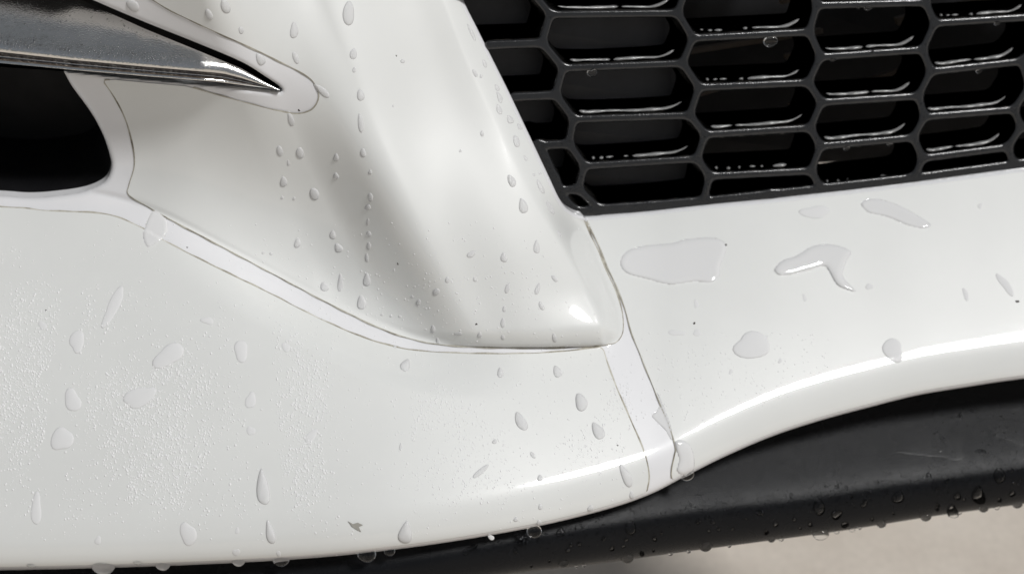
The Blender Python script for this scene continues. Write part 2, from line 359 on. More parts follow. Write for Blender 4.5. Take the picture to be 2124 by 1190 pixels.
bumper.children[0]['label'] = 'clear film wrapped over the cheek and pillar'
bumper.children[1]['label'] = 'clear film over the lower left of the bumper'
bumper.children[2]['label'] = 'clear film over the bumper under the grille'

# dark recess behind the fog lamp opening and the trim slot
def liner(name, poly, mat, depth, shrink, h_off=-9, back=True, steps=6, parent=car, label=None):
    n = len(poly); hh = bumper_h(poly[:, 0], poly[:, 1], False) + h_off
    c = poly.mean(0); vv = []; fcs = []
    for s in range(steps + 1):
        t = s / steps; pu = poly * (1 - shrink * t) + c * shrink * t
        pu = pu + (pu - c) / (np.linalg.norm(pu - c, axis=1)[:, None]) * 2.5
        vv += list(map(tuple, P(pu[:, 0], pu[:, 1], hh) + INW * depth * t))
    for s in range(steps):
        for i in range(n): j = (i + 1) % n; fcs.append((s * n + i, s * n + j, (s + 1) * n + j, (s + 1) * n + i))
    if back: fcs.append(tuple(range(steps * n, steps * n + n)))
    o = mesh_obj(name, vv, fcs, mat, parent); smooth_angle(o, 40)
    if label: o['label'] = label
    return o
liner('fog_lamp_recess', FOG, DARK, .07, .12)
liner('trim_slot', SLOT, DARK, .03, .03)

# chrome trim: swept section (upper face, rounded nose, lower lip)
TRIM = []
def on_trim(u, v):
    u = np.atleast_1d(u).astype(float); v = np.broadcast_to(np.atleast_1d(v).astype(float), u.shape); xs = np.array([r[0] for r in TRIM]); out = []
    for a, b_ in zip(u, v):
        r = TRIM[int(np.argmin(np.abs(xs - a)))][1]; out.append(np.interp(b_, r[:, 0], r[:, 1]))
    return np.array(out)
def chrome():
    rows_ = []
    H580 = float(shape(np.array([580.]), np.array([190.]))[0]) + 3
    xs = np.linspace(-260, 580, 120); vv = []; fcs = []; fm = []
    for u in xs:
        top = np.interp(u, [-260, -100, 60, 185, 300, 400, 500, 552, 580], [-213, -123, -50, 8, 60, 101, 142, 172, 186])
        crest = np.interp(u, [-260, 0, 150, 300, 450, 530, 560, 580], [38, 78, 98, 113, 127, 139, 162, 186])
        crest = max(crest, top + 1)
        bot = np.interp(u, [-260, 0, 150, 300, 450, 560, 580], [102, 131, 145, 158, 170, 184, 188.5])
        w = max(bot - crest, 1.0); fade = min(1, (582 - u) / 90) ** .6
        hb = H580 + .34 * (min(580 - u, 160) + .08 * max(420 - u, 0))
        Rr = w * .62; c27 = math.cos(R(26)); s27 = math.sin(R(26)); hc = hb + 4
        pr = [(top + (crest - top) * t, hc - .49 * (crest - top) * (1 - t)) for t in np.linspace(0, 1, 12)]
        v0 = crest + Rr * s27; h0 = hc - Rr * c27
        for a in np.linspace(26, -28, 14)[1:]: pr.append((v0 - Rr * math.sin(R(a)), h0 + Rr * math.cos(R(a))))
        v1, h1 = pr[-1]; lip0 = bot - w * .22
        # groove added for the dark reflection under the nose, then a narrow bright flange
        for t in np.linspace(0, 1, 10)[1:]:
            pr.append((v1 + (lip0 - v1) * t, h1 - w * .55 * math.sin(t * math.pi * .5) ** .6 + w * .10 * t))
        v2, h2 = pr[-1]
        for t in np.linspace(0, 1, 6)[1:]: pr.append((v2 + (bot - v2) * t, h2 + w * .10 * t + 3 * math.sin(t * math.pi)))
        pr.append((bot + .5, pr[-1][1] - 30))
        a = np.array(pr); n = len(pr); rows_.append((u, np.maximum.accumulate(a[:-1] + 0 * a[:-1], axis=0) * [1, 0] + a[:-1] * [0, 1])); vv += list(map(tuple, P(np.full(n, u), a[:, 0], a[:, 1])))
    for i in range(len(xs) - 1):
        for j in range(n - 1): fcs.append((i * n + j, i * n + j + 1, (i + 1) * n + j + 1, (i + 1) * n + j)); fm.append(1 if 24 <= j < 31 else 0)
    TRIM.extend(rows_)
    o = mesh_obj('chrome_trim', vv, fcs, CHROME, car, mats=[CHROME, DARKREFL], fmat=fm); smooth_angle(o, 50)
    o['label'] = 'wet chrome trim strip tapering to a point'
    return o
chrome()

# ------------------------------------------------------------------ grille
_ge = np.array([(1250, 447), (1350, 439), (1460, 427), (1600, 414), (1750, 397), (1900, 379), (2124, 349), (2300, 326), (2480, 303), (2620, 287)], float)
_gc = hL(_ge[:, 0], _ge[:, 1]) - yaw(_ge[:, 0]) - 9
def gh(u, v):
    ev = np.where(np.asarray(u) < 1250, 447 + .11 * (1250 - np.asarray(u, float)), np.interp(u, _ge[:, 0], _ge[:, 1]))
    return yaw(u) + np.interp(u, _ge[:, 0], _gc) + .30 * (ev - v)
Z0 = [(1085, -190), (1065, -130), (1110, -80), (1098, -22), (1142, 31), (1125, 90), (1168, 142), (1153, 198), (1190, 248), (1180, 299), (1212, 345), (1200, 393), (1242, 434)]
Z1 = [(1375, -190), (1412, -136), (1390, -82), (1424, -24), (1406, 28), (1437, 80), (1416, 132), (1450, 182), (1431, 240), (1463, 280), (1446, 330), (1472, 366), (1459, 418)]
Z2 = [(1694, -196), (1668, -150), (1698, -93), (1676, -38), (1695, 12), (1679, 67), (1702, 119), (1677, 172), (1704, 213), (1681, 266), (1702, 304), (1683, 355), (1704, 394)]
Z3 = [(1930, -210), (1950, -158), (1926, -98), (1946, -52), (1920, 6), (1939, 49), (1914, 104), (1931, 149), (1905, 200), (1918, 243), (1895, 286), (1914, 329), (1893, 377)]
Z4 = [(2190, -210), (2160, -160), (2180, -110), (2148, -68), (2165, -15), (2140, 36), (2150, 88), (2120, 128), (2135, 180), (2104, 228), (2118, 265), (2091, 306), (2104, 345)]
Z5 = [(x + 400, y - 24) for x, y in Z3]
segs = []
for Z in (Z0, Z1, Z2, Z3, Z4, Z5):
    for a, b_ in zip(Z[:-1], Z[1:]): segs.append((a, b_, 7.9))
cells = []
def col(ZA, ZB, par):
    for i in range(len(ZA)):
        if i % 2 == par: segs.append((ZA[i], ZB[i], 7.9))
    for i in range(par, len(ZA) - 2, 2): cells.append([ZA[i], ZB[i], ZB[i + 1], ZB[i + 2], ZA[i + 2], ZA[i + 1]])
col(Z0, Z1, 0); col(Z1, Z2, 1); col(Z2, Z3, 0); col(Z3, Z4, 1); col(Z4, Z5, 0)
for i, x in ((1, 880), (3, 935), (5, 1016), (7, 1066), (9, 1112), (11, 1150)): segs.append((Z0[i], (x, Z0[i][1] + 4), 9.5))
for i in range(1, 12, 2): segs.append((Z5[i], (2620, Z5[i][1] - 28), 7.9))
FR = [(1118, 300), (1150, 372), (1170, 418), (1196, 440), (1242, 437), (1350, 431), (1461, 419), (1600, 404), (1704, 393), (1893, 371), (2104, 343), (2340, 311), (2620, 277)]
for a, b_ in zip(FR[:-1], FR[1:]): segs.append((a, b_, 10.5))
def sd_lat(u, v):
    k = 3.2; acc = np.zeros(u.shape)
    for a, b_, w in segs:
        a = np.array(a, float); d = np.array(b_, float) - a
        t = np.clip(((u - a[0]) * d[0] + (v - a[1]) * d[1]) / (d @ d), 0, 1)
        q = w - np.hypot(u - a[0] - t * d[0], v - a[1] - t * d[1])
        acc += np.exp(np.clip(q / k, -40, 40))
    return k * np.log(acc + 1e-30)
q2, f2, c2 = clip_grid(860, 2580, -190, 466, 2.7, sd_lat)
sdv = sd_lat(q2[:, 0], q2[:, 1]); t = np.clip(1 - sdv / 5.0, 0, 1)
q3 = P(q2[:, 0], q2[:, 1], gh(q2[:, 0], q2[:, 1]) - 5.0 * (1 - np.sqrt(1 - t * t)))
gx = sd_lat(q2[:, 0] + 1, q2[:, 1]) - sd_lat(q2[:, 0] - 1, q2[:, 1]); gy = sd_lat(q2[:, 0], q2[:, 1] + 1) - sd_lat(q2[:, 0], q2[:, 1] - 1); gl = np.hypot(gx, gy) + 1e-9
outv = (np.stack([-gx / gl, gy / gl, 0 * gx], 1) @ M_ROT.T)
st = [INW[None] * d + outv * w for d, w in ((.0015, .0002), (.004, .0006), (.008, .0012), (.014, .0015), (.022, .0017))]
vv, ff, nw = extrude_cut(q3, f2, c2, st)
grille = mesh_obj('grille', vv, ff, GRILLE, car); 
fr_n = np.cross(P(1500, 300, gh(1500, 300)) - P(1490, 300, gh(1490, 300)), P(1500, 300, gh(1500, 300)) - P(1500, 310, gh(1500, 310))); fr_n /= np.linalg.norm(fr_n)
if fr_n[1] > 0: fr_n = -fr_n
on_ = outv - (outv @ fr_n)[:, None] * fr_n; on_ /= np.linalg.norm(on_, axis=1)[:, None] + 1e-9
vn = fr_n * np.sqrt(np.maximum(1 - t * t, 0))[:, None] + on_ * t[:, None]
ids_ = sorted({i for e in c2 for i in e}); inw_u = INW / np.linalg.norm(INW); ow = on_[ids_] - (on_[ids_] @ inw_u)[:, None] * inw_u
allN = np.vstack([vn] + [ow] * len(st)); allN /= np.linalg.norm(allN, axis=1)[:, None] + 1e-9
grille.data.normals_split_custom_set_from_vertices([tuple(x) for x in allN.tolist()])
grille['label'] = 'dark grey honeycomb grille beaded with water'
# backing plates closing the cells next to the pillar, and a black well behind everything
def plate(poly, depth, mat, name, parent, tilt=0):
    a = np.array(poly, float); hh = gh(a[:, 0], a[:, 1]); f = P(a[:, 0], a[:, 1], hh) + INW * depth
    bk = f + INW * .003; n = len(a)
    return mesh_obj(name, np.vstack([f, bk]), [tuple(range(n)), tuple(range(2 * n - 1, n - 1, -1))] + [(i, i + n, (i + 1) % n + n, (i + 1) % n) for i in range(n)], mat, parent, smooth=False)
c1 = [c for c in cells if c[0] in Z0]
for c in c1: plate(c, .0225, PLATE, 'backing_plate', grille)
for i in range(1, 12, 2):
    if i + 2 < len(Z0):
        x0 = np.interp(Z0[i + 1][1], [-200, 0, 449], [860, 930, 1160])
        plate([(x0, Z0[i][1]), Z0[i], Z0[i + 1], Z0[i + 2], (x0 + 20, Z0[i + 2][1])], .0225, PLATE, 'backing_plate', grille)
well = [(820, -230), (2680, -230), (2680, 400), (1950, 440), (1200, 480), (820, 300)]
plate(well, .075, DARK, 'grille_well', car)
def brace(a, b_, w, depth):
    a = np.array(a, float); b_ = np.array(b_, float); d = (b_ - a) / np.linalg.norm(b_ - a); nrm = np.array([-d[1], d[0]])
    plate([a - nrm * w, b_ - nrm * w, b_ + nrm * w, a + nrm * w], depth, BROWN, 'cross_brace', grille)
for a, b_, w in (((1440, 262), (1750, 170), 6), ((1440, 160), (1770, 108), 5), ((1700, 272), (1960, 188), 6), ((1690, 165), (1990, 105), 5), ((1930, 88), (2200, 22), 8), ((1920, 200), (2200, 130), 6), ((1680, 45), (1900, -10), 6)):
    brace(a, b_, w, .036)

# ------------------------------------------------------------------ black lower lip
RIDL = [(-600, 1270), (-300, 1262), (0, 1252), (400, 1226), (800, 1166), (1100, 1112), (1416, 1062), (1616, 1040), (1816, 1010), (1983, 987), (2124, 967), (2400, 930), (2700, 900)]
SIL = [(-600, 1352), (-300, 1340), (0, 1320), (400, 1290), (800, 1236), (1061, 1190), (1230, 1170), (1416, 1144), (1726, 1103), (1936, 1070), (2124, 1044), (2400, 1002), (2700, 968)]
RIDL = spline(RIDL); SIL = spline(SIL)
def lip_curve(u): return ybot(u), np.interp(u, RIDL[:, 0], RIDL[:, 1]), np.interp(u, SIL[:, 0], SIL[:, 1])
def lip_h(u, v):
    u = np.asarray(u, float); v = np.asarray(v, float); yb, yr, ys = lip_curve(u)
    hb = yaw(u) - 62.0
    top = hb - .62 * (yr - v)
    w = ys - yr; t = np.clip((v - yr) / w, 0, 1)
    bend = -.9 * w * (1 - np.sqrt(np.maximum(1 - t ** 2, 0)))
    z = (v - yr) / 14.0
    soft = -.70 * 14 * np.logaddexp(0, z)
    return top + soft + bend
us = np.arange(-440, 2570, 7.0); NV = 56; vv = []; ff = []
for u in us:
    yb, yr, ys = [float(x) for x in lip_curve(np.array(u))]
    tt = np.linspace(0, 1, NV); v_ = (yb - 70) + (ys - yb + 70) * (1 - (1 - tt) ** 1.6)
    hh = lip_h(np.full(NV, u), v_)
    pp = P(np.full(NV, u), v_, hh); vv += list(map(tuple, pp))
    e = pp[-1]; vv.append(tuple(e + INW * .006 + np.array([0, 0, -.0015]))); vv.append(tuple(e + INW * .035 + np.array([0, 0, .001])))
n = NV + 2
for i in range(len(us) - 1):
    for j in range(n - 1): ff.append((i * n + j, i * n + j + 1, (i + 1) * n + j + 1, (i + 1) * n + j))
lip = mesh_obj('lower_lip', vv, ff, LIP, car); lip['label'] = 'grained black plastic lip under the white bumper'

# ------------------------------------------------------------------ water on the car
DG = 3.0
_gu = np.arange(-60, 2184, DG); _gv = np.arange(-60, 1194, DG)
_GU, _GV = np.meshgrid(_gu, _gv)
_HB = bumper_h(_GU, np.minimum(_GV, ybot(_GU) - 1.0)) + 2.4 * (np.maximum.reduce([sd_poly(_GU, _GV, _f) for _f in (F1, F2, F3)]) > 0)
def sampler(arr):
    def f(u, v):
        x = np.clip((np.asarray(u, float) + 60) / DG, 0, len(_gu) - 1.001); y = np.clip((np.asarray(v, float) + 60) / DG, 0, len(_gv) - 1.001)
        i = x.astype(int); j = y.astype(int); a = x - i; b = y - j
        return arr[j, i] * (1 - a) * (1 - b) + arr[j, i + 1] * a * (1 - b) + arr[j + 1, i] * (1 - a) * b + arr[j + 1, i + 1] * a * b
    return f
on_white = sampler(_HB)
def on_lip(u, v): return lip_h(u, np.minimum(v, np.interp(u, SIL[:, 0], SIL[:, 1]) - .5))
def nrm_at(hf, u, v):
    a = P(u + 2, v, hf(u + 2, v)) - P(u - 2, v, hf(u - 2, v)); b = P(u, v + 2, hf(u, v + 2)) - P(u, v - 2, hf(u, v - 2))
    n = np.cross(b, a); return n / (np.linalg.norm(n, axis=-1, keepdims=True) + 1e-12)
def drop(u, v, a, b, ang=0, hf=on_white, hgt=None, tear=.25, flat=.42, mat=None, name='water_drop', irr=.08, rings=6, seg=22):
    """dome of water lying on a surface; a, b half length and half width, ang tilts its lower end to the right"""
    th = R(ang); ph = np.linspace(0, 2 * math.pi, seg, endpoint=False); k1, k2 = random.random() * 6, random.random() * 6
    hgt = hgt if hgt is not None else flat * min(a, b)
    us, vs_, hs_ = [u], [v], [1.0]
    for r in range(1, rings + 1):
        q = math.sin(r / rings * math.pi / 2)
        wob = 1 + irr * np.sin(2 * ph + k1) + irr * .6 * np.sin(3 * ph + k2)
        y = np.cos(ph) * a * wob; x = np.sin(ph) * b * wob * (1 + tear * np.cos(ph))
        us += list(u + q * (x * math.cos(th) + y * math.sin(th))); vs_ += list(v + q * (-x * math.sin(th) + y * math.cos(th)))
        hs_ += [math.sqrt(max(1 - q * q, 0)) if r < rings else -.06] * seg
    us = np.array(us); vs_ = np.array(vs_); hs_ = np.array(hs_)
    p = P(us, vs_, hf(us, vs_)); n = nrm_at(hf, us, vs_); n = n * .65 + nrm_at(hf, np.array([u]), np.array([v])) * .35
    p = p + n * (hs_[:, None] * hgt * K)
    f = [(0, 1 + (i + 1) % seg, 1 + i) for i in range(seg)]
    for r in range(rings - 1):
        o1, o2 = 1 + r * seg, 1 + (r + 1) * seg
        f += [(o1 + i, o1 + (i + 1) % seg, o2 + (i + 1) % seg, o2 + i) for i in range(seg)]
    f.append(tuple(range(1 + (rings - 1) * seg, 1 + rings * seg)))
    return mesh_obj(name, p, f, mat or (DROPWATER if hf is on_white else LIPWATER))
def pendant(u, v, r, hf=on_white, squash=.9, name='water_drop', deep=0.0, flat=.75):
    """drop hanging below an edge"""
    seg, rings = 22, 12; c = P(np.array([u]), np.array([v]), hf(np.array([u]), np.array([v - 2.0])) - deep)[0]
    X = M_ROT @ np.array([1.0, 0, 0]); Z = np.array([0, 0, 1.0]); Y = np.array([0, 1.0, 0]); vv = []; ff = []
    for j in range(rings + 1):
        t = j / rings * math.pi; z = math.cos(t); w = math.sin(t) * (1 + .18 * z) if z < 0 else math.sin(t) ** .8
        for i in range(seg):
            p_ = i / seg * 2 * math.pi
            vv.append(c + (X * math.cos(p_) * w + Y * math.sin(p_) * w * flat + Z * z * squash) * r * K)
    for j in range(rings):
        for i in range(seg): ff.append((j * seg + i, (j + 1) * seg + i, (j + 1) * seg + (i + 1) % seg, j * seg + (i + 1) % seg))
    o = mesh_obj(name, vv, ff, WATER)
    return o
def puddle(outline, hgt, label, hf=on_white, mat=None):
    poly = spline(outline, True, 6); b0, b1 = poly.min(0), poly.max(0)
    q, f, c = clip_grid(b0[0] - 4, b1[0] + 4, b0[1] - 4, b1[1] + 4, 2.6, lambda u, v: sd_poly(u, v, poly))
    sd = np.maximum(sd_poly(q[:, 0], q[:, 1], poly), 0); t = np.clip(sd / (hgt * 2.4), 0, 1)
    z = hgt * np.sqrt(1 - (1 - t) ** 2)
    top = P(q[:, 0], q[:, 1], hf(q[:, 0], q[:, 1]) + z - .1); n = len(q)
    bot = P(q[:, 0], q[:, 1], hf(q[:, 0], q[:, 1]) - .5)
    fb = [tuple(i + n for i in reversed(x)) for x in f]
    o = mesh_obj('water_puddle', np.vstack([top, bot]), f + fb + [(x, y, y + n, x + n) for x, y in c], mat or FILMWATER)
    return tag(o, label, 'water puddle', 'flat puddles of water on the car')
puddle([(1856, 938), (1880, 926), (1905, 915), (1950, 912), (2000, 906), (1998, 925), (2002, 948), (1980, 957), (1960, 950), (1930, 948), (1900, 944)], 1.2, 'thin flat puddle on top of the black lip', on_lip, LIPFILM)
puddle([(2056, 900), (2085, 888), (2130, 886), (2150, 905), (2140, 925), (2110, 922), (2085, 912)], 1.2, 'thin flat puddle on the black lip, at the right edge', on_lip, LIPFILM)
# puddles lying under the grille
puddle([(1286, 545), (1298, 522), (1330, 510), (1390, 504), (1420, 496), (1470, 492), (1496, 498), (1506, 512), (1503, 530), (1494, 552), (1492, 572), (1476, 586), (1440, 584), (1390, 590), (1340, 578), (1300, 566)], 5, 'largest flat puddle of water, just under the grille corner')
puddle([(1606, 558), (1622, 540), (1650, 530), (1680, 512), (1710, 506), (1740, 510), (1765, 522), (1755, 545), (1748, 570), (1762, 590), (1776, 604), (1760, 602), (1736, 590), (1718, 560), (1708, 552), (1680, 560), (1640, 570), (1615, 570)], 6, 'forked puddle of water with a tail running down to the right')
puddle([(1786, 420), (1815, 412), (1860, 424), (1905, 448), (1930, 466), (1918, 474), (1885, 468), (1840, 450), (1800, 440)], 3, 'faint long puddle of water close under the right end of the grille')
puddle([(305, 512), (296, 490), (300, 470), (306, 455), (318, 436), (340, 448), (348, 462), (346, 484), (338, 494), (322, 506)], 3, 'wedge of water bridging the two film edges at the left')
puddle([(1362, 874), (1352, 862), (1362, 850), (1368, 836), (1361, 812), (1368, 822), (1384, 860), (1396, 900), (1392, 912), (1380, 892), (1370, 882)], 1.5, 'wavy tongue of water running beside the film seam')
puddle([(1398, 918), (1414, 912), (1432, 924), (1440, 950), (1438, 975), (1420, 986), (1404, 976), (1408, 950)], 5, 'thick run of water over the crest at the film seam')
GW = 'water drops on the white bumper'
ORD = ['topmost', 'second', 'third', 'fourth', 'fifth', 'sixth', 'seventh', 'eighth', 'ninth', 'tenth', 'eleventh', 'twelfth', 'thirteenth', 'fourteenth', 'fifteenth', 'sixteenth']
def series(items, where, hf=on_white, group=GW, adj='', **kw):
    if adj in ('shallow', 'flat'): kw.update(flat=.13, mat=FILMWATER, tear=.05, irr=.17)
    items = sorted(items, key=lambda t: t[1]); n = len(items)
    for i, it in enumerate(items):
        o = drop(it[0], it[1], it[2], it[3], it[4] if len(it) > 4 else 0, hf=hf, **kw)
        lab = 'the only one' if n == 1 else (ORD[i] if i < n - 1 else 'lowest')
        size = 'long' if it[2] > 2.1 * it[3] else ('large' if it[2] * it[3] > 230 else ('tiny' if it[2] * it[3] < 28 else 'small'))
        tag(o, ('%s %s water drop, %s %s' % (size, adj, lab, where)).replace('  ', ' '), 'water drop', group)
series([(723, 27, 24, 13), (733, 112, 12, 7), (735, 145, 6, 4), (748, 197, 12, 8), (748, 255, 20, 6, 4), (753, 317, 9, 6), (768, 357, 5, 4), (768, 409, 9, 6), (763, 430, 7, 6), (763, 460, 8, 3), (765, 485, 6, 5), (765, 510, 9, 4), (761, 534, 9, 4), (761, 580, 13, 8), (750, 627, 14, 10)], 'in the long vertical chain down the pillar')
series([(275, 12, 16, 10, 60), (467, 13, 16, 9, 30), (433, 30, 12, 7, 20), (500, 63, 8, 5, 20), (540, 123, 15, 8, 30), (610, 63, 16, 9), (613, 120, 13, 6, 25)], 'above the point of the chrome trim')
series([(667, 188, 20, 7, 50), (603, 247, 16, 6, 20)], 'beside the rounded film cutout')
series([(580, 313, 12, 6, 15), (622, 317, 12, 8), (598, 338, 6, 3), (588, 377, 12, 7), (697, 327, 8, 6), (697, 365, 7, 6), (652, 402, 14, 9, 15), (585, 410, 4, 3), (610, 412, 4, 3), (617, 504, 10, 7), (690, 487, 10, 6), (702, 514, 10, 8, 20), (673, 594, 10, 9), (706, 586, 18, 6), (546, 524, 3, 3), (562, 526, 3, 3)], 'scattered over the grey cheek of the bumper')
series([(835, 127, 4, 5), (815, 220, 3, 2), (1000, 277, 6, 4), (955, 313, 3, 3), (1061, 375, 13, 8, 20), (1085, 427, 16, 9, 20), (1113, 512, 15, 6), (1150, 577, 8, 5, 45), (1115, 599, 12, 5, -15), (1123, 634, 10, 5, 20), (1150, 700, 9, 5, 10)], 'along the bright ridge of the pillar')
series([(978, 67, 18, 4, 25), (1005, 132, 9, 4, 25), (985, 152, 9, 4, 25), (998, 158, 4, 3), (1031, 182, 8, 4, 25), (1036, 202, 12, 5, 25), (1035, 227, 12, 5, 25), (1058, 248, 10, 6, 25), (1078, 263, 8, 4, 30), (1071, 293, 12, 7, 20), (1090, 328, 6, 3, 25), (1108, 362, 3, 3), (1120, 360, 3, 3), (1121, 387, 15, 5, 27), (1141, 430, 16, 5, 27), (1160, 484, 7, 3, 27)], 'on the narrow side face beside the grille')
series([(1045, 534, 10, 7), (1053, 597, 12, 5, -15), (1046, 640, 6, 4), (1043, 669, 10, 5), (1043, 699, 6, 4)], 'in the short vertical row near the pillar tip')
series([(978, 527, 10, 6, -50), (928, 580, 6, 5), (985, 579, 5, 4), (905, 605, 9, 6, -50), (868, 627, 7, 5), (855, 615, 3, 3), (995, 694, 6, 5), (950, 692, 8, 4, 90), (898, 682, 8, 5), (908, 707, 7, 4, 20), (792, 652, 3, 3), (811, 655, 3, 3), (829, 656, 3, 3)], 'on the shaded lower part of the pillar')
series([(841, 757, 14, 9, -30), (821, 719, 8, 3, 80), (1038, 772, 10, 7), (1156, 770, 14, 8, 20)], 'just below the curved film edge')
series([(235, 635, 45, 12, -30), (88, 675, 9, 8), (350, 737, 32, 22, -60), (500, 727, 20, 16), (160, 707, 25, 14, -20), (430, 665, 12, 8, 80), (593, 720, 10, 8), (370, 515, 5, 4, 80), (520, 830, 18, 10), (520, 893, 10, 8)], 'on the left panel above the misted patches', hgt=None, adj='shallow')
series([(290, 823, 38, 18, -60), (150, 830, 22, 18), (128, 910, 28, 20, -20), (75, 1055, 30, 12, -5), (390, 1107, 25, 16), (203, 1120, 8, 7), (645, 905, 20, 8, -45), (492, 1100, 6, 5), (490, 1145, 8, 7), (578, 1148, 6, 5)], 'among the misted patches at lower left', adj='shallow')
series([(545, 1010, 40, 12, 3), (560, 1103, 24, 9, 10)], 'in the clear lane between misted patches', adj='pear shaped', tear=.35)
series([(841, 1103, 24, 13, -12)], 'nearest the black lip left of centre', adj='pear shaped', tear=.5)
series([(1080, 873, 20, 11, 25), (1205, 833, 18, 13, 20), (1240, 893, 20, 11, 25), (1105, 943, 9, 4, 35), (1120, 991, 7, 6), (1026, 915, 5, 5), (998, 976, 20, 6, -50), (831, 926, 8, 3), (1298, 986, 24, 10, 25), (1310, 1026, 8, 5), (1225, 1053, 7, 6), (1118, 1083, 6, 5), (1121, 1050, 6, 5), (1070, 1076, 5, 5), (1018, 1113, 8, 5, 60)], 'left of the seam between the two lower films')
series([(1560, 717, 40, 26, 80), (1852, 726, 26, 20, 60), (1669, 617, 8, 4, 30), (1444, 630, 8, 5), (1803, 594, 7, 7), (2085, 590, 25, 9, 35), (2003, 610, 12, 6, 20), (1690, 440, 30, 13, 85), (2033, 427, 5, 5), (1403, 690, 16, 6, 85), (1446, 690, 9, 6, 85), (1618, 748, 5, 4), (1516, 770, 5, 4), (1590, 700, 4, 3)], 'on the wide panel under the grille', adj='flat')
GH = 'drops hanging from the bottom edge of the white bumper'
hang = [(67, 1166, 14), (215, 1172, 25), (287, 1160, 14), (338, 1170, 16), (495, 1163, 14), (583, 1160, 18), (761, 1150, 20), (808, 1143, 12), (1108, 1102, 17), (1424, 984, 17)]
hl = ['hanging drop at the far left of the white bottom edge', 'largest glassy drop hanging from the lower left bottom edge', 'oblong drop on the bottom edge right of the largest hanging one', 'wide drop hanging low beside the oblong drop at the lower left', 'drop hanging alone on the bottom edge below two stacked beads', 'round drop hanging right below the clear lane in the mist', 'glassy drop hanging below the pear shaped drop, left of centre', 'small drop hanging just right of the glassy one', 'flat wide drop hanging midway along the rising bottom edge', 'white drop hanging from the edge where the film seam ends']
for (u, v, r), l in zip(hang, hl): tag(pendant(u, v, r, deep=14), l, 'water drop', GH)
GL = 'water drops on the black lip'
series([(1699, 1050, 17, 12), (1576, 1060, 9, 8), (1736, 1066, 13, 9, -60), (1863, 1030, 13, 12), (1793, 1043, 9, 6, -40), (1753, 1088, 9, 6, -60), (1681, 1086, 6, 5), (1736, 1009, 5, 5), (1711, 1008, 4, 4), (1839, 1020, 5, 5), (1764, 1030, 4, 4), (1588, 1105, 4, 4), (1660, 1095, 3, 3)], 'on the middle of the black lip', hf=on_lip, group=GL, adj='dark')
series([(2073, 985, 15, 13), (2096, 975, 6, 6), (1986, 1028, 9, 7), (2030, 1026, 19, 14), (1976, 1060, 14, 12), (1963, 995, 6, 6), (1926, 985, 6, 5), (2034, 937, 11, 6, 80), (2100, 1023, 7, 6), (2016, 853, 4, 3), (1992, 862, 6, 4), (2102, 1000, 4, 4), (1945, 1046, 6, 3, 40)], 'at the right end of the black lip', hf=on_lip, group=GL, adj='dark')
series([(1308, 1093, 14, 12), (1163, 1103, 10, 9), (1178, 1140, 5, 5), (1358, 1116, 6, 5), (1293, 1132, 4, 4), (975, 1138, 18, 7, -60), (1470, 1100, 4, 4), (1491, 1097, 4, 4), (1520, 1096, 3, 3)], 'on the left end of the black lip', hf=on_lip, group=GL, adj='dark')
LAID = [(1699, 1050, 17), (1736, 1066, 13), (1863, 1030, 13), (2073, 985, 15), (2030, 1026, 19), (1976, 1060, 14), (1308, 1093, 14), (1163, 1103, 10), (1576, 1060, 9), (1793, 1043, 9)]
HUNG = [(1168, 0, 12), (1301, 0, 15), (1463, 0, 16), (1600, 0, 9), (1702, 0, 20), (1828, 0, 12), (1920, 0, 14), (2040, 0, 12), (2110, 0, 13)]
GP = 'drops hanging from the black lip'
hang = [(1168, 1168, 12), (1301, 1157, 15), (1463, 1132, 16), (1600, 1118, 9), (1702, 1106, 20), (1828, 1086, 12), (1920, 1071, 14), (2040, 1054, 12), (2110, 1045, 13)]
hl = ['leftmost of the dark drops hanging from the black lip', 'dark drop under the lip, second from the left', 'round dark drop under the lip, third from the left', 'smallest drop hanging from the black lip', 'largest drop hanging from the black lip over the beige ground', 'drop hanging right of the largest one under the black lip', 'dark drop under the lip, third from the right end', 'drop hanging close below the brightest drop on the lip', 'drop hanging from the lip at the right edge']
for (u, v, r), l in zip(hang, hl): tag(pendant(u, v, r, hf=on_lip, deep=4), l, 'water drop', GP)
for k in range(52):
    u = random.uniform(1050, 2120); yb, yr, ys = lip_curve(u); v = random.uniform(yr - 14, ys - 5); r = random.uniform(2.2, 5.2)
    if any(math.hypot(u - a_[0], v - a_[1]) < a_[2] + 8 for a_ in LAID): continue
    LAID.append((u, v, r)); tag(drop(u, v, r * random.uniform(1, 1.4), r, random.uniform(-20, 20), hf=on_lip), 'small dark water bead among many alike on the black lip', 'water drop', 'small water beads on the black lip')
for k in range(26):
    u = random.uniform(1080, 2110); ys = float(lip_curve(u)[2]); r = random.uniform(3.5, 8)
    if any(abs(u - a_[0]) < a_[2] + r + 3 for a_ in HUNG): continue
    HUNG.append((u, ys, r)); tag(pendant(u, ys + r * .1, r, hf=on_lip, deep=3), 'small water bead hanging in the row under the black lip', 'water drop', 'small beads hanging under the black lip')
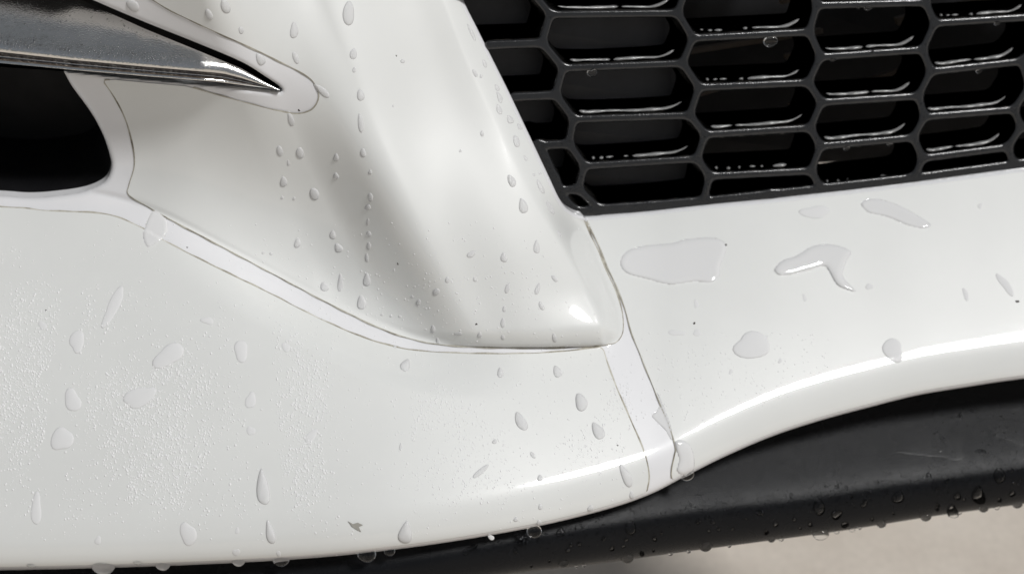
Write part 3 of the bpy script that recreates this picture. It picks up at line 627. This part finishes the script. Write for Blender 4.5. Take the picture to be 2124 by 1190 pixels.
# grille drops and water lying in the cells
def on_grille(u, v): return gh(u, v) + .5
GG = 'water drops on the grille'
for (u, v, r, l) in [(1598, 96, 20, 'big bulging drop hanging under a bar near the top centre of the grille'), (1809, 116, 10, 'bright drop hanging under a bar right of the big bulging one'), (1800, 22, 12, 'drop hanging from the uppermost bar right of centre'), (1780, 19, 7, 'lesser drop left of another on the uppermost grille bar'), (1727, 128, 8, 'low drop under a bar, left of the bright hanging drop'), (2068, 53, 9, 'drop hanging under the upper right grille bar'), (2030, 152, 9, 'drop hanging under the second right hand grille bar'), (1756, 312, 9, 'drop hanging from the lower middle bar, left one'), (1845, 303, 8, 'drop hanging from the lower middle bar, right one'), (1228, 158, 14, 'half round dark drop under a bar near the pillar'), (1600, 276, 7, 'small drop hanging under the third bar of the centre column')]:
    tag(pendant(u, v - r * .45, r * .85, hf=on_grille, deep=3, flat=.4, squash=.8), l, 'water drop', GG)
nod = []
for k in range(190):
    a, b_, w = random.choice(segs[:-11]); t = random.random(); u = a[0] + (b_[0] - a[0]) * t; v = a[1] + (b_[1] - a[1]) * t + random.uniform(-5, 5)
    if 1120 < u < 2110 and 5 < v < 400: nod.append((u, v, random.uniform(1.0, 3.0), random.uniform(1.0, 2.8)))
def stuff_drops(items, hf, name, label, cat, seg=7, hk=.62, mat=None):
    it = np.array(items); u, v, a, b = it[:, 0], it[:, 1], it[:, 2], it[:, 3]; n = len(it)
    c = P(u, v, hf(u, v)); nr = nrm_at(hf, u, v)
    ex = np.cross(nr, np.array([0, 0, 1.0])); ex /= np.linalg.norm(ex, axis=1, keepdims=True) + 1e-9; ey = np.cross(ex, nr)
    rings = [(1.0, -.05), (.86, .5), (.5, .87)]; vv = []
    for q, z in rings:
        for i in range(seg):
            p_ = i / seg * 2 * math.pi
            vv.append(c + (ex * (math.cos(p_) * q * b)[:, None] if False else ex * (math.cos(p_) * q) * b[:, None] + ey * (math.sin(p_) * q) * a[:, None] + nr * (z * hk) * np.minimum(a, b)[:, None]) * K)
    vv.append(c + nr * (hk * np.minimum(a, b))[:, None] * K)
    V = np.stack(vv, 1).reshape(-1, 3); m = 3 * seg + 1; ff = []
    t = []
    for r in range(2):
        for i in range(seg): t.append((r * seg + i, r * seg + (i + 1) % seg, (r + 1) * seg + (i + 1) % seg, (r + 1) * seg + i))
    for i in range(seg): t.append((2 * seg + i, 2 * seg + (i + 1) % seg, 3 * seg))
    for k in range(n): ff += [tuple(x + k * m for x in q) for q in t]
    return tag(mesh_obj(name, V, ff, mat or MISTWATER), label, cat, kind='stuff')
stuff_drops(nod, on_grille, 'grille_beads', 'tiny beads of water scattered over the grille bars', 'water beads', mat=LIPWATER)
def in_mist(u, v):
    e = [((40, 770), (90, 210)), ((120, 640), (170, 60)), ((320, 890), (155, 185)), ((330, 800), (120, 90)), ((620, 830), (70, 150)), ((630, 960), (60, 90)), ((960, 950), (95, 120)), ((900, 860), (70, 70)), ((1020, 1010), (70, 60)), ((1215, 930), (75, 70)), ((1290, 850), (40, 70))]
    m = .10 if (u < 700 and 620 < v < 1080) else (.04 if v > 700 else 0)
    for (x, y), (a, b) in e:
        q = ((u - x) / a) ** 2 + ((v - y) / b) ** 2
        q += .35 * math.sin(u * .045 + v * .013) * math.sin(v * .031 + u * .02) + .2 * math.sin(u * .13)
        if q < 1: m = max(m, min(1, (1 - q) * 1.25) * (.45 if u > 900 and v > 850 else 1))
    return m
def no_lane(u, v):
    for x0, x1, w in ((150, 95, 26), (520, 560, 42), (730, 800, 60)):
        if abs(u - (x0 + (x1 - x0) * (v - 600) / 500)) < w * .8: return False
    return True
mist = []
while len(mist) < 8500:
    u = random.uniform(-40, 1360); v = random.uniform(480, 1110)
    if random.random() > (v - 480) / 260: continue
    if v < ybot(u) - 20 and random.random() < in_mist(u, v) and no_lane(u, v) and abs(math.sin(u * .05) + math.sin(v * .04 + u * .02)) > .15 * random.random():
        r = random.choice([.9, 1.1, 1.3, 1.5, 1.8, 2.4]) * random.uniform(.8, 1.1) * (.75 if u > 820 else .92); mist.append((u, v, r * random.uniform(.9, 1.5), r))
for k in range(700):
    u = random.uniform(1330, 1720); v = random.uniform(690, 880)
    if v < ybot(u) - 70 and random.random() < .5: r = random.uniform(.8, 1.8); mist.append((u, v, r, r))
for k in range(1100):
    u = random.uniform(0, 1300); v = random.uniform(460, 1120)
    if v < ybot(u) - 8: r = random.uniform(.8, 2.0); mist.append((u, v, r, r))
for k in range(120):
    u = random.uniform(600, 1160); v = random.uniform(560, 700); r = random.uniform(.8, 2.0); mist.append((u, v, r, r))
stuff_drops(mist, on_white, 'fine_mist', 'fine mist of droplets in patches over the lower left panel', 'mist')
lm = []
for k in range(5200):
    u = random.uniform(1000, 2130); yb, yr, ys = lip_curve(u); v = yr + random.gauss(4, 16)
    if yb + 12 < v < ys - 6 and random.random() < .25 + .75 * (u - 1000) / 1130: r = random.uniform(.5, 1.5); lm.append((u, v, r, r))
for k in range(90):
    u = random.uniform(1930, 2110); v = random.uniform(840, 960); r = random.uniform(.8, 2.4); lm.append((u, v, r, r))
for k in range(60):
    u = random.uniform(1180, 1330); v = ybot(u) + random.uniform(6, 26); r = random.uniform(.8, 2.2); lm.append((u, v, r, r))
stuff_drops(lm, on_lip, 'lip_mist', 'fine droplets along the ridge of the black lip', 'mist', mat=LIPWATER)
tm = []
for k in range(2600):
    u = random.uniform(-40, 560); c_ = np.interp(u, [-260, 0, 150, 300, 450, 530, 560], [38, 78, 98, 113, 127, 139, 160]); v = c_ + random.gauss(4, 9) if random.random() < .7 else c_ - abs(random.gauss(0, 40))
    if v > np.interp(u, [-260, 60, 185, 300, 400, 500, 560], [-210, -46, 12, 64, 105, 146, 175]) and v < c_ + 20: r = random.uniform(.6, 2.0); tm.append((u, v, r, r))
stuff_drops(tm, on_trim, 'trim_mist', 'fine droplets along the edge of the chrome trim', 'mist', mat=LIPWATER)
# water lying along the floor of each cell
def cell_water(c, k):
    a = np.array(c[4], float); b = np.array(c[3], float)            # lower left and lower right corner
    vv = []; ff = []; seg = 10; ph = random.random() * 6; full = random.random()
    if full < .45: runs = [(.05, .97)]
    elif full < .75: x = random.uniform(.3, .6); runs = [(.06, x - .03), (x, .97)]
    else: x = random.uniform(.35, .55); runs = [(.07, .10), (.14, .18), (.2, .27), (x - .04, x), (x + .04, .96)]
    if a[1] > 360: runs = [(.06, .09), (.18, .22), (.3, .325), (.42, .48), (.53, .56), (.66, .8)]
    for t0_, t1_ in runs:
        n = max(5, int((t1_ - t0_) * 60)); base = len(vv)
        for i, t in enumerate(np.linspace(t0_, t1_, n)):
            q = a + (b - a) * t
            rise = 16 * max(0, (t - .78) / .19) ** 2 + 5 * max(0, (.12 - t) / .1)
            v = q[1] - 10.5 - rise * .9 + .8 * math.sin(t * 13 + ph); u = q[0] + 4 * (1 - t) - 6 * t
            cpos = P(np.array([u]), np.array([v]), gh(np.array([u]), np.array([v])))[0] + INW * .0034
            w = (4.0 + 1.3 * math.sin(t * 11 + ph) + .5 * math.sin(t * 37 + ph * 2)) * min(1, (i / 2.2) ** .6 + .12, ((n - 1 - i) / 2.2) ** .6 + .12) * K
            for s_ in range(seg):
                p_ = s_ / seg * 2 * math.pi
                vv.append(cpos + np.array([0, math.cos(p_) * w * 1.3, math.sin(p_) * w * .75]))
        for i in range(n - 1):
            for s_ in range(seg): ff.append((base + i * seg + s_, base + i * seg + (s_ + 1) % seg, base + (i + 1) * seg + (s_ + 1) % seg, base + (i + 1) * seg + s_))
    return mesh_obj('water_streak', vv, ff, CELLWATER)
cname = {0: 'nearest the pillar', 1: 'second from the pillar', 2: 'third from the pillar', 3: 'at the right edge'}
zs = [Z0, Z1, Z2, Z3, Z4]; cnt = [0] * 5
for k, c in enumerate(cells):
    ci = [i for i, Z in enumerate(zs) if c[0] in Z][0]
    if c[4][1] < 5 or c[0][0] > 2075: continue
    if c[4][1] > 425: continue
    o = cell_water(c, k)
    tag(o, 'pale water streak on the floor of the %s cell, column %s' % (ORD[cnt[ci]], cname[ci]), 'water', 'streaks of water in the grille cells'); cnt[ci] += 1
# bits of grit
grit = [(620, 229, 2.6, 'black grit speck on the film edge below the chrome point'), (825, 547, 2.2, 'black grit speck in the shaded lower pillar'), (988, 672, 2.6, 'black grit speck near the bottom of the pillar'), (1440, 670, 3, 'dark grit speck on the panel below the largest puddle'), (1505, 508, 3.2, 'dark grit speck at the corner of the largest puddle'), (2110, 625, 4, 'brown grit speck at the right edge of the panel'), (822, 116, 1.8, 'tiny dark speck high on the pillar'), (95, 643, 1.8, 'dark speck on the far left panel'), (500, 717, 1.6, 'dark speck beside a faint drop on the left panel'), (1281, 923, 1.8, 'dark speck left of the lower film seam'), (388, 513, 1.8, 'dark speck at the upper film edge')]
for u, v, r, l in grit:
    o = drop(u, v, r, r * .8, random.uniform(0, 90), name='grit_speck', irr=.3, rings=2, seg=7); o.data.materials[0] = SPECK; tag(o, l, 'grit', 'specks of grit')
def scrap():
    pts = [(722, 1080), (732, 1086), (742, 1083), (753, 1088), (744, 1092), (749, 1102), (739, 1097), (730, 1091)]
    a = np.array(pts, float); n = len(a); f = P(a[:, 0], a[:, 1], on_white(a[:, 0], a[:, 1]) + 2.0); bk = P(a[:, 0], a[:, 1], on_white(a[:, 0], a[:, 1]) + .6)
    o = mesh_obj('dry_scrap', np.vstack([f, bk]), [tuple(range(n))] + [(i, i + n, (i + 1) % n + n, (i + 1) % n) for i in range(n)], SPECK, smooth=False); o.data.materials[0] = BROWNISH
    tag(o, 'shrivelled grey scrap stuck to the lower white panel', 'debris')
BROWNISH = plastic('dry_plant', (.30, .29, .26), .8, 300, .2, .0003)
scrap()
